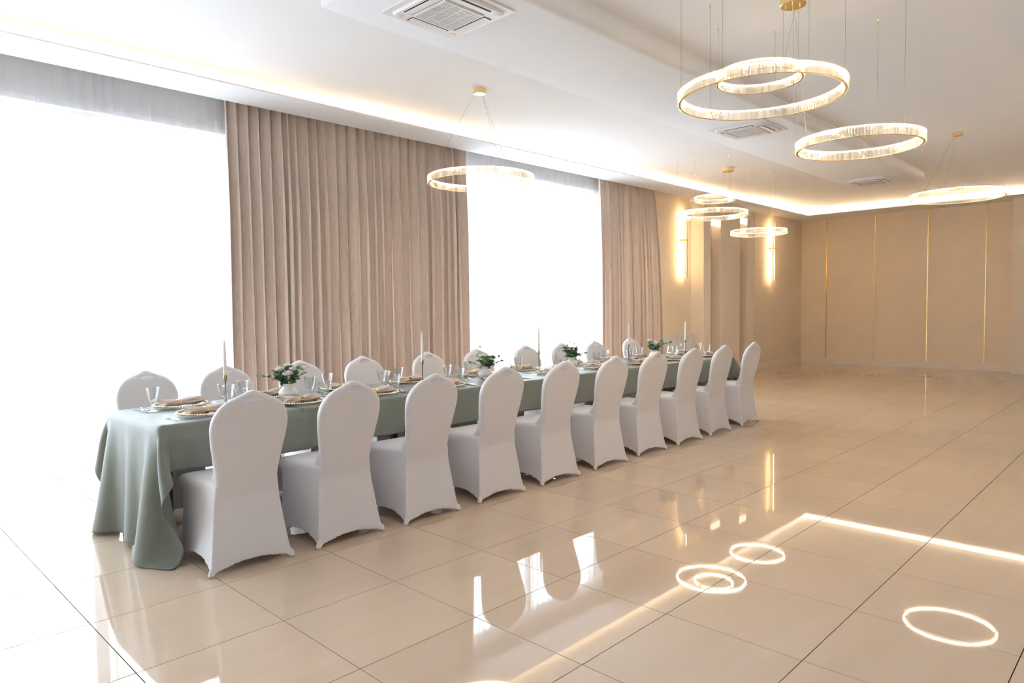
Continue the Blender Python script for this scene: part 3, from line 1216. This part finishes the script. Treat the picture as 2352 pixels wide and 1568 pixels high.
fk = MB()
strip(fk, [(-.10, .009, .001), (-.06, .008, .0035), (.0, .0035, .0065), (.03, .004, .006), (.045, .011, .003), (.056, .012, .002)])
me_forkb = fk.mesh('handle', m_steel, 40)
ft = MB()
for k in range(4):
    x = -.0098 + k * .00655
    rows = []
    for y, z in ((.055, .002), (.075, .0025), (.10, .007)):
        w_ = .0019 if y < .09 else .001
        rows.append([(x - w_, y, z), (x + w_, y, z), (x + w_, y, z + .0016), (x - w_, y, z + .0016)])
    ft.grid(rows, closed_v=True)
me_forkt = ft.mesh('tines', m_steel, 40)
kn = MB()
strip(kn, [(-.11, .009, .0), (-.02, .0075, .0), (.0, .007, .0)], .005)
me_knifeh = kn.mesh('handle', m_steel, 40)
kb = MB()
kb.add([(-.007, 0, .0008), (.006, 0, .0008), (.008, .05, .0008), (.005, .10, .0008), (-.007, .115, .0008),
        (-.007, 0, .003), (.006, 0, .0022), (.008, .05, .0018), (.005, .10, .0018), (-.007, .115, .003)],
       [(0, 4, 3, 2, 1), (5, 6, 7, 8, 9), (0, 1, 6, 5), (1, 2, 7, 6), (2, 3, 8, 7), (3, 4, 9, 8), (4, 0, 5, 9)])
me_knifeb = kb.mesh('blade', m_steel)
sp = MB()
strip(sp, [(-.10, .009, .001), (-.06, .008, .003), (.0, .0035, .0065), (.03, .0035, .006), (.04, .007, .003)])
me_spoonh = sp.mesh('handle', m_steel, 40)
sb = MB()
rows = []
for i in range(6):
    rr = i / 5
    rows.append([(.0205 * rr * math.cos(a), .072 + .034 * rr * math.sin(a), .0005 + .0075 * rr * rr) for a in [2 * PI * k / 20 for k in range(20)]])
sb.grid(rows, closed_v=True)
rows2 = [[(p[0], p[1], p[2] + .0012) for p in r_] for r_ in rows]
sb.grid(rows2, closed_v=True)
sb.grid([rows[5], rows2[5]], closed_v=True)
me_spoonb = sb.mesh('bowl', m_steel, 50)

gob_bowl = MB().lathe([(.0001, .056), (.012, .056), (.020, .062), (.026, .078), (.031, .10), (.037, .128), (.040, .148), (.0385, .149), (.035, .128), (.029, .101), (.024, .082), (.016, .070), (.0001, .068)], 20, facet=.955).mesh('bowl', m_glass, 25)
gob_stem = MB().lathe([(.012, .058), (.008, .052), (.0075, .046), (.0125, .040), (.0075, .033), (.007, .014), (.010, .008)], 14).mesh('stem', m_glass, 30)
gob_foot = MB().lathe([(.0001, .0), (.033, .0), (.034, .0022), (.018, .0055), (.009, .010), (.0001, .010)], 24).mesh('foot', m_glass, 30)
tum = MB().lathe([(.0001, .0), (.026, .0), (.0275, .004), (.030, .035), (.0345, .075), (.040, .118), (.0388, .1185), (.0335, .078), (.028, .04), (.024, .017), (.0001, .015)], 20, facet=.95).mesh('body', m_glass, 25)
tum_rim = MB().hoop(.0392, [(-.0008, .118), (.0008, .118), (.0008, .1196), (-.0008, .1196)], 24).mesh('rim', m_glass, 30)


def multi(name, parts, loc, rz, label, cat, group):
    e = empty(name, loc, rz)
    for nm, me in parts:
        link(nm, me, e)
    tag(e, label, cat, group)
    return e


def setting(x, y, face, idx, side, seed, ring_side=1):
    """face = +1 when the diner looks towards +y"""
    rnd = random.Random(seed)
    o = ORD[10 - idx]
    tail = '%s from the gold-striped wall' % o
    rz = 0 if face > 0 else PI
    fx_ = lambda d: x + face * d
    ch = multi('charger_plate', [('glass_plate', me_charger), ('gold_bead_rim', me_beads)], (x, y, TOP), 0,
               'clear glass charger with gold beaded rim, %s, %s' % (side, tail), 'plate', 'charger plates')
    ch.children[1]['kind'] = 'stuff'
    multi('napkin', [('cloth', me_naps[seed % 3]), ('napkin_ring', me_ring)], (x + rnd.uniform(-.01, .01), y - face * .01, TOP + .0045), rnd.uniform(-.12, .12) + (PI if seed % 2 else 0),
          'rolled beige napkin in gold ring, %s, %s' % (side, tail), 'napkin', 'rolled napkins')
    multi('fork', [('handle', me_forkb), ('tines', me_forkt)], (fx_(-.205), y - face * .02, TOP), rz + rnd.uniform(-.05, .05),
          'steel fork beside the charger, %s, %s' % (side, tail), 'fork', 'forks')
    multi('knife', [('handle', me_knifeh), ('blade', me_knifeb)], (fx_(.195), y - face * .02, TOP), rz + rnd.uniform(-.04, .04),
          'steel knife beside the charger, %s, %s' % (side, tail), 'knife', 'knives')
    multi('spoon', [('handle', me_spoonh), ('bowl', me_spoonb)], (fx_(.235), y - face * .02, TOP), rz + rnd.uniform(-.04, .04),
          'steel spoon beside the knife, %s, %s' % (side, tail), 'spoon', 'spoons')
    gx, gy, tx, ty = GL[(side, idx)]
    multi('water_goblet', [('bowl', gob_bowl), ('stem', gob_stem), ('foot', gob_foot)], (gx, gy, TOP), rnd.uniform(0, 1),
          'stemmed clear glass goblet, %s, %s' % (side, tail), 'glass', 'stemmed goblets')
    if tx is None:
        return
    multi('tumbler', [('body', tum), ('rim', tum_rim)], (tx, ty, TOP), rnd.uniform(0, 1),
          'faceted clear glass tumbler, %s, %s' % (side, tail), 'glass', 'tumblers')


GL = {}
for k in range(10):
    GL[('window side', k)] = (FARX[k] - .235, 1.66, FARX[k] - .30, 1.745)
    GL[('open floor side', k)] = (NEARX[k] + .22, 1.545, NEARX[k] + .285, 1.465)
GL[('window side', 0)] = (.655, 1.715, None, None)
for k in range(10):
    setting(NEARX[k] + .03, 1.355, 1, k, 'open floor side', 10 + k)
    setting(FARX[k] - .01, 1.82, -1, k, 'window side', 40 + k)

# ---------------------------------------------------------------- candles
CAND = [(1.049, 1.58), (2.651, 1.58), (4.03, 1.555), (5.549, 1.58), (6.80, 1.60)]
me_cbase = MB().lathe([(.0001, 0), (.044, 0), (.045, .003), (.043, .0045), (.0001, .005)], 28).mesh('base', m_black, 40)
me_crod = MB().lathe([(.0032, .004), (.0032, .165)], 8).mesh('rod', m_black, 40)
me_ccup = MB().lathe([(.004, .160), (.009, .168), (.0125, .180), (.0125, .192), (.0105, .203), (.0095, .203), (.0095, .19), (.0001, .188)], 18).mesh('cup', m_brass, 40)
me_cbody = MB().lathe([(.0092, 0), (.0105, .012), (.0100, .12), (.0080, .20), (.0050, .232), (.0015, .240)], 16).mesh('wax', m_wax, 50)
me_wick = MB().lathe([(.0009, .238), (.0009, .249)], 6).mesh('wick', mottled('white_wick', (0.8, 0.78, 0.74), 0.05, 30, 0.9))
for k, (x, y) in enumerate(CAND):
    o = ORD[5 - k]
    multi('candle_holder', [('base', me_cbase), ('rod', me_crod), ('cup', me_ccup)], (x, y, TOP), 0,
          'slim black candle holder with brass cup, %s from the gold-striped wall' % o, 'candle holder', 'candle holders')
    c = multi('taper_candle', [('wax', me_cbody), ('wick', me_wick)], (x, y, TOP + .189), 0,
              'unlit white taper candle, %s from the gold-striped wall' % o, 'candle', 'taper candles')

# ---------------------------------------------------------------- bouquets in vases
me_vase = MB().lathe([(.0001, .0), (.030, .0), (.042, .010), (.052, .030), (.054, .045), (.048, .062), (.034, .076), (.026, .086), (.027, .098), (.030, .104), (.027, .1045), (.023, .098), (.022, .088), (.030, .075), (.0001, .05)], 32)


def leaf_mesh(L, W_, round_, m, name):
    P = []
    for i in range(7):
        t = i / 6
        wv = W_ * (math.sin(PI * t) ** (0.55 if round_ else 0.9)) * (1.0 if round_ else (1.15 - .5 * t)) + (0.0004)
        P.append([(u * wv, t * L, .10 * L * math.sin(PI * t) - .22 * W_ * (1 - abs(u)) + .02 * L * t) for u in (-1, -.5, 0, .5, 1)])
    mb = MB().grid(P)
    Q = [[(p[0], p[1], p[2] - .0007) for p in r_] for r_ in P]
    mb.grid(Q)
    return mb.mesh(name, m, 60)


lf_r = leaf_mesh(.040, .017, True, m_leafe, 'leaf')
lf_s = leaf_mesh(.032, .011, True, m_leafe, 'leaf')
lf_g = leaf_mesh(.050, .019, False, m_leafg, 'leaf')
lf_h = leaf_mesh(.036, .014, False, m_leafg, 'leaf')


def blossom_mesh(seed, R):
    rnd = random.Random(seed)
    mb = MB()
    for ly, (npet, rad, lean, hgt) in enumerate(((3, .28, .15, 1.0), (5, .55, .35, .92), (6, .80, .65, .78), (7, 1.0, 1.05, .55))):
        for k in range(npet):
            az = 2 * PI * (k + .5 * ly) / npet + rnd.uniform(-.2, .2)
            P = []
            for i in range(5):
                t = i / 4
                row = []
                for u in (-1, -.5, 0, .5, 1):
                    wv = u * R * .55 * math.sin(PI * (.12 + .75 * t))
                    rr = R * rad * (t ** .7) * (0.55 + .45 * lean) + .12 * R * t * t * lean - .10 * R * abs(u) * 0
                    z = R * hgt * (t * 1.15 - .35 * lean * t * t) + .05 * R * math.sin(3 * u + k)
                    an = az + wv / (R * max(.35, rad)) * .8
                    row.append((rr * math.cos(an), rr * math.sin(an), z - R * .35))
                P.append(row)
            mb.grid(P)
    return mb.mesh('blossom', m_petal, 60)


blos = [blossom_mesh(1, .033), blossom_mesh(2, .027)]


def bouquet(x, y, vlabel, label, seed, branch, tall):
    vb = empty('flower_vase', (x, y, TOP))
    link('vase_body', V_ME, vb)
    MB().hoop(.0342, [(-.002, .103), (.002, .103), (.002, .1065), (-.002, .1065)], 28).build('lip', m_ceram, vb, smooth=40)
    tag(vb, vlabel, 'vase', 'white vases')
    rnd = random.Random(seed)
    e = empty('bouquet', (x, y, TOP + .075))
    st = MB()
    lv = []
    fl = []

    def stem(az, lean, L, kind):
        pts = []
        for i in range(7):
            t = i / 6
            rr = .012 + lean * L * t ** 1.3
            pts.append(Vector((rr * math.cos(az), rr * math.sin(az), L * t * (1 - .45 * lean * t))))
        st.tube(pts, [.0016 - .0008 * i / 6 for i in range(7)], 5)
        return pts
    for k in range(15):                                    # leafy eucalyptus and green sprigs
        az = rnd.uniform(0, 2 * PI)
        p = stem(az, rnd.uniform(.15, .75), rnd.uniform(.09, .165), 0)
        for i in range(2, 7):
            for s in (-1, 1):
                if rnd.random() < .78:
                    lv.append((p[i], az + s * rnd.uniform(.6, 1.6), rnd.uniform(-.2, .8), rnd.choice((lf_r, lf_s, lf_g, lf_h)), rnd.uniform(.75, 1.25)))
    for baz, L in branch:                                 # the long side branch
        az = math.radians(baz)
        p = stem(az, 1.0, L, 0)
        for i in range(1, 7):
            for s in (-1, 1):
                lv.append((p[i], az + s * rnd.uniform(.7, 1.4), rnd.uniform(-.5, .5), rnd.choice((lf_r, lf_s)), rnd.uniform(.8, 1.1)))
    for az, lean, L, big in tall:
        az = math.radians(az)
        p = stem(az, lean, L, 1)
        fl.append((p[-1], az, lean, big))
    st.build('stems', m_stem, e, smooth=60)
    for pos, az, el, me, s in lv:
        o = link('leaf', me, e, pos, None, (s, s, s))
        o.rotation_euler = (el, rnd.uniform(-.6, .6), az - PI / 2)
    for pos, az, lean, big in fl:
        o = link('blossom', blos[0 if big else 1], e, pos)
        o.rotation_euler = (0, lean * .6, az)
        s = 1.0 if big == 1 else (0.8 if big == 0 else .45)
        o.scale = (s, s, s)
    tag(e, label, 'bouquet', 'small bouquets')


V_ME = me_vase.mesh('vase_body', m_ceram, 40)
for v_ in V_ME.vertices:
    v_.co.x *= 1.2
    v_.co.y *= 1.2
bouquet(1.500, 1.62, 'round white ceramic vase, fourth from the gold-striped wall', 'white carnations with a long trailing eucalyptus branch, fourth bouquet from the gold-striped wall', 11,
        [(150, .17)], [(-60, .25, .150, 1), (170, .3, .155, 1), (80, .2, .165, 0), (-110, .35, .125, 1), (-120, .15, .175, 0), (-35, .65, .20, 2)])
bouquet(3.325, 1.56, 'round white ceramic vase, third from the gold-striped wall', 'white carnations with dense eucalyptus, third bouquet from the gold-striped wall', 23,
        [(-30, .13), (150, .12)], [(150, .35, .165, 1), (170, .15, .215, 0), (-130, .3, .15, 1)])
bouquet(4.60, 1.62, 'round white ceramic vase, second from the gold-striped wall', 'white buds with upright round eucalyptus leaves, second bouquet from the gold-striped wall', 37,
        [(-40, .15)], [(150, .2, .17, 0), (80, .1, .20, 2), (-120, .25, .15, 0), (20, .3, .19, 2)])
bouquet(6.10, 1.60, 'round white ceramic vase, closest to the gold-striped wall', 'white blossoms with a green branch trailing towards the gold-striped wall', 41,
        [(-20, .20)], [(140, .3, .16, 1), (-130, .3, .13, 1), (40, .3, .15, 0)])
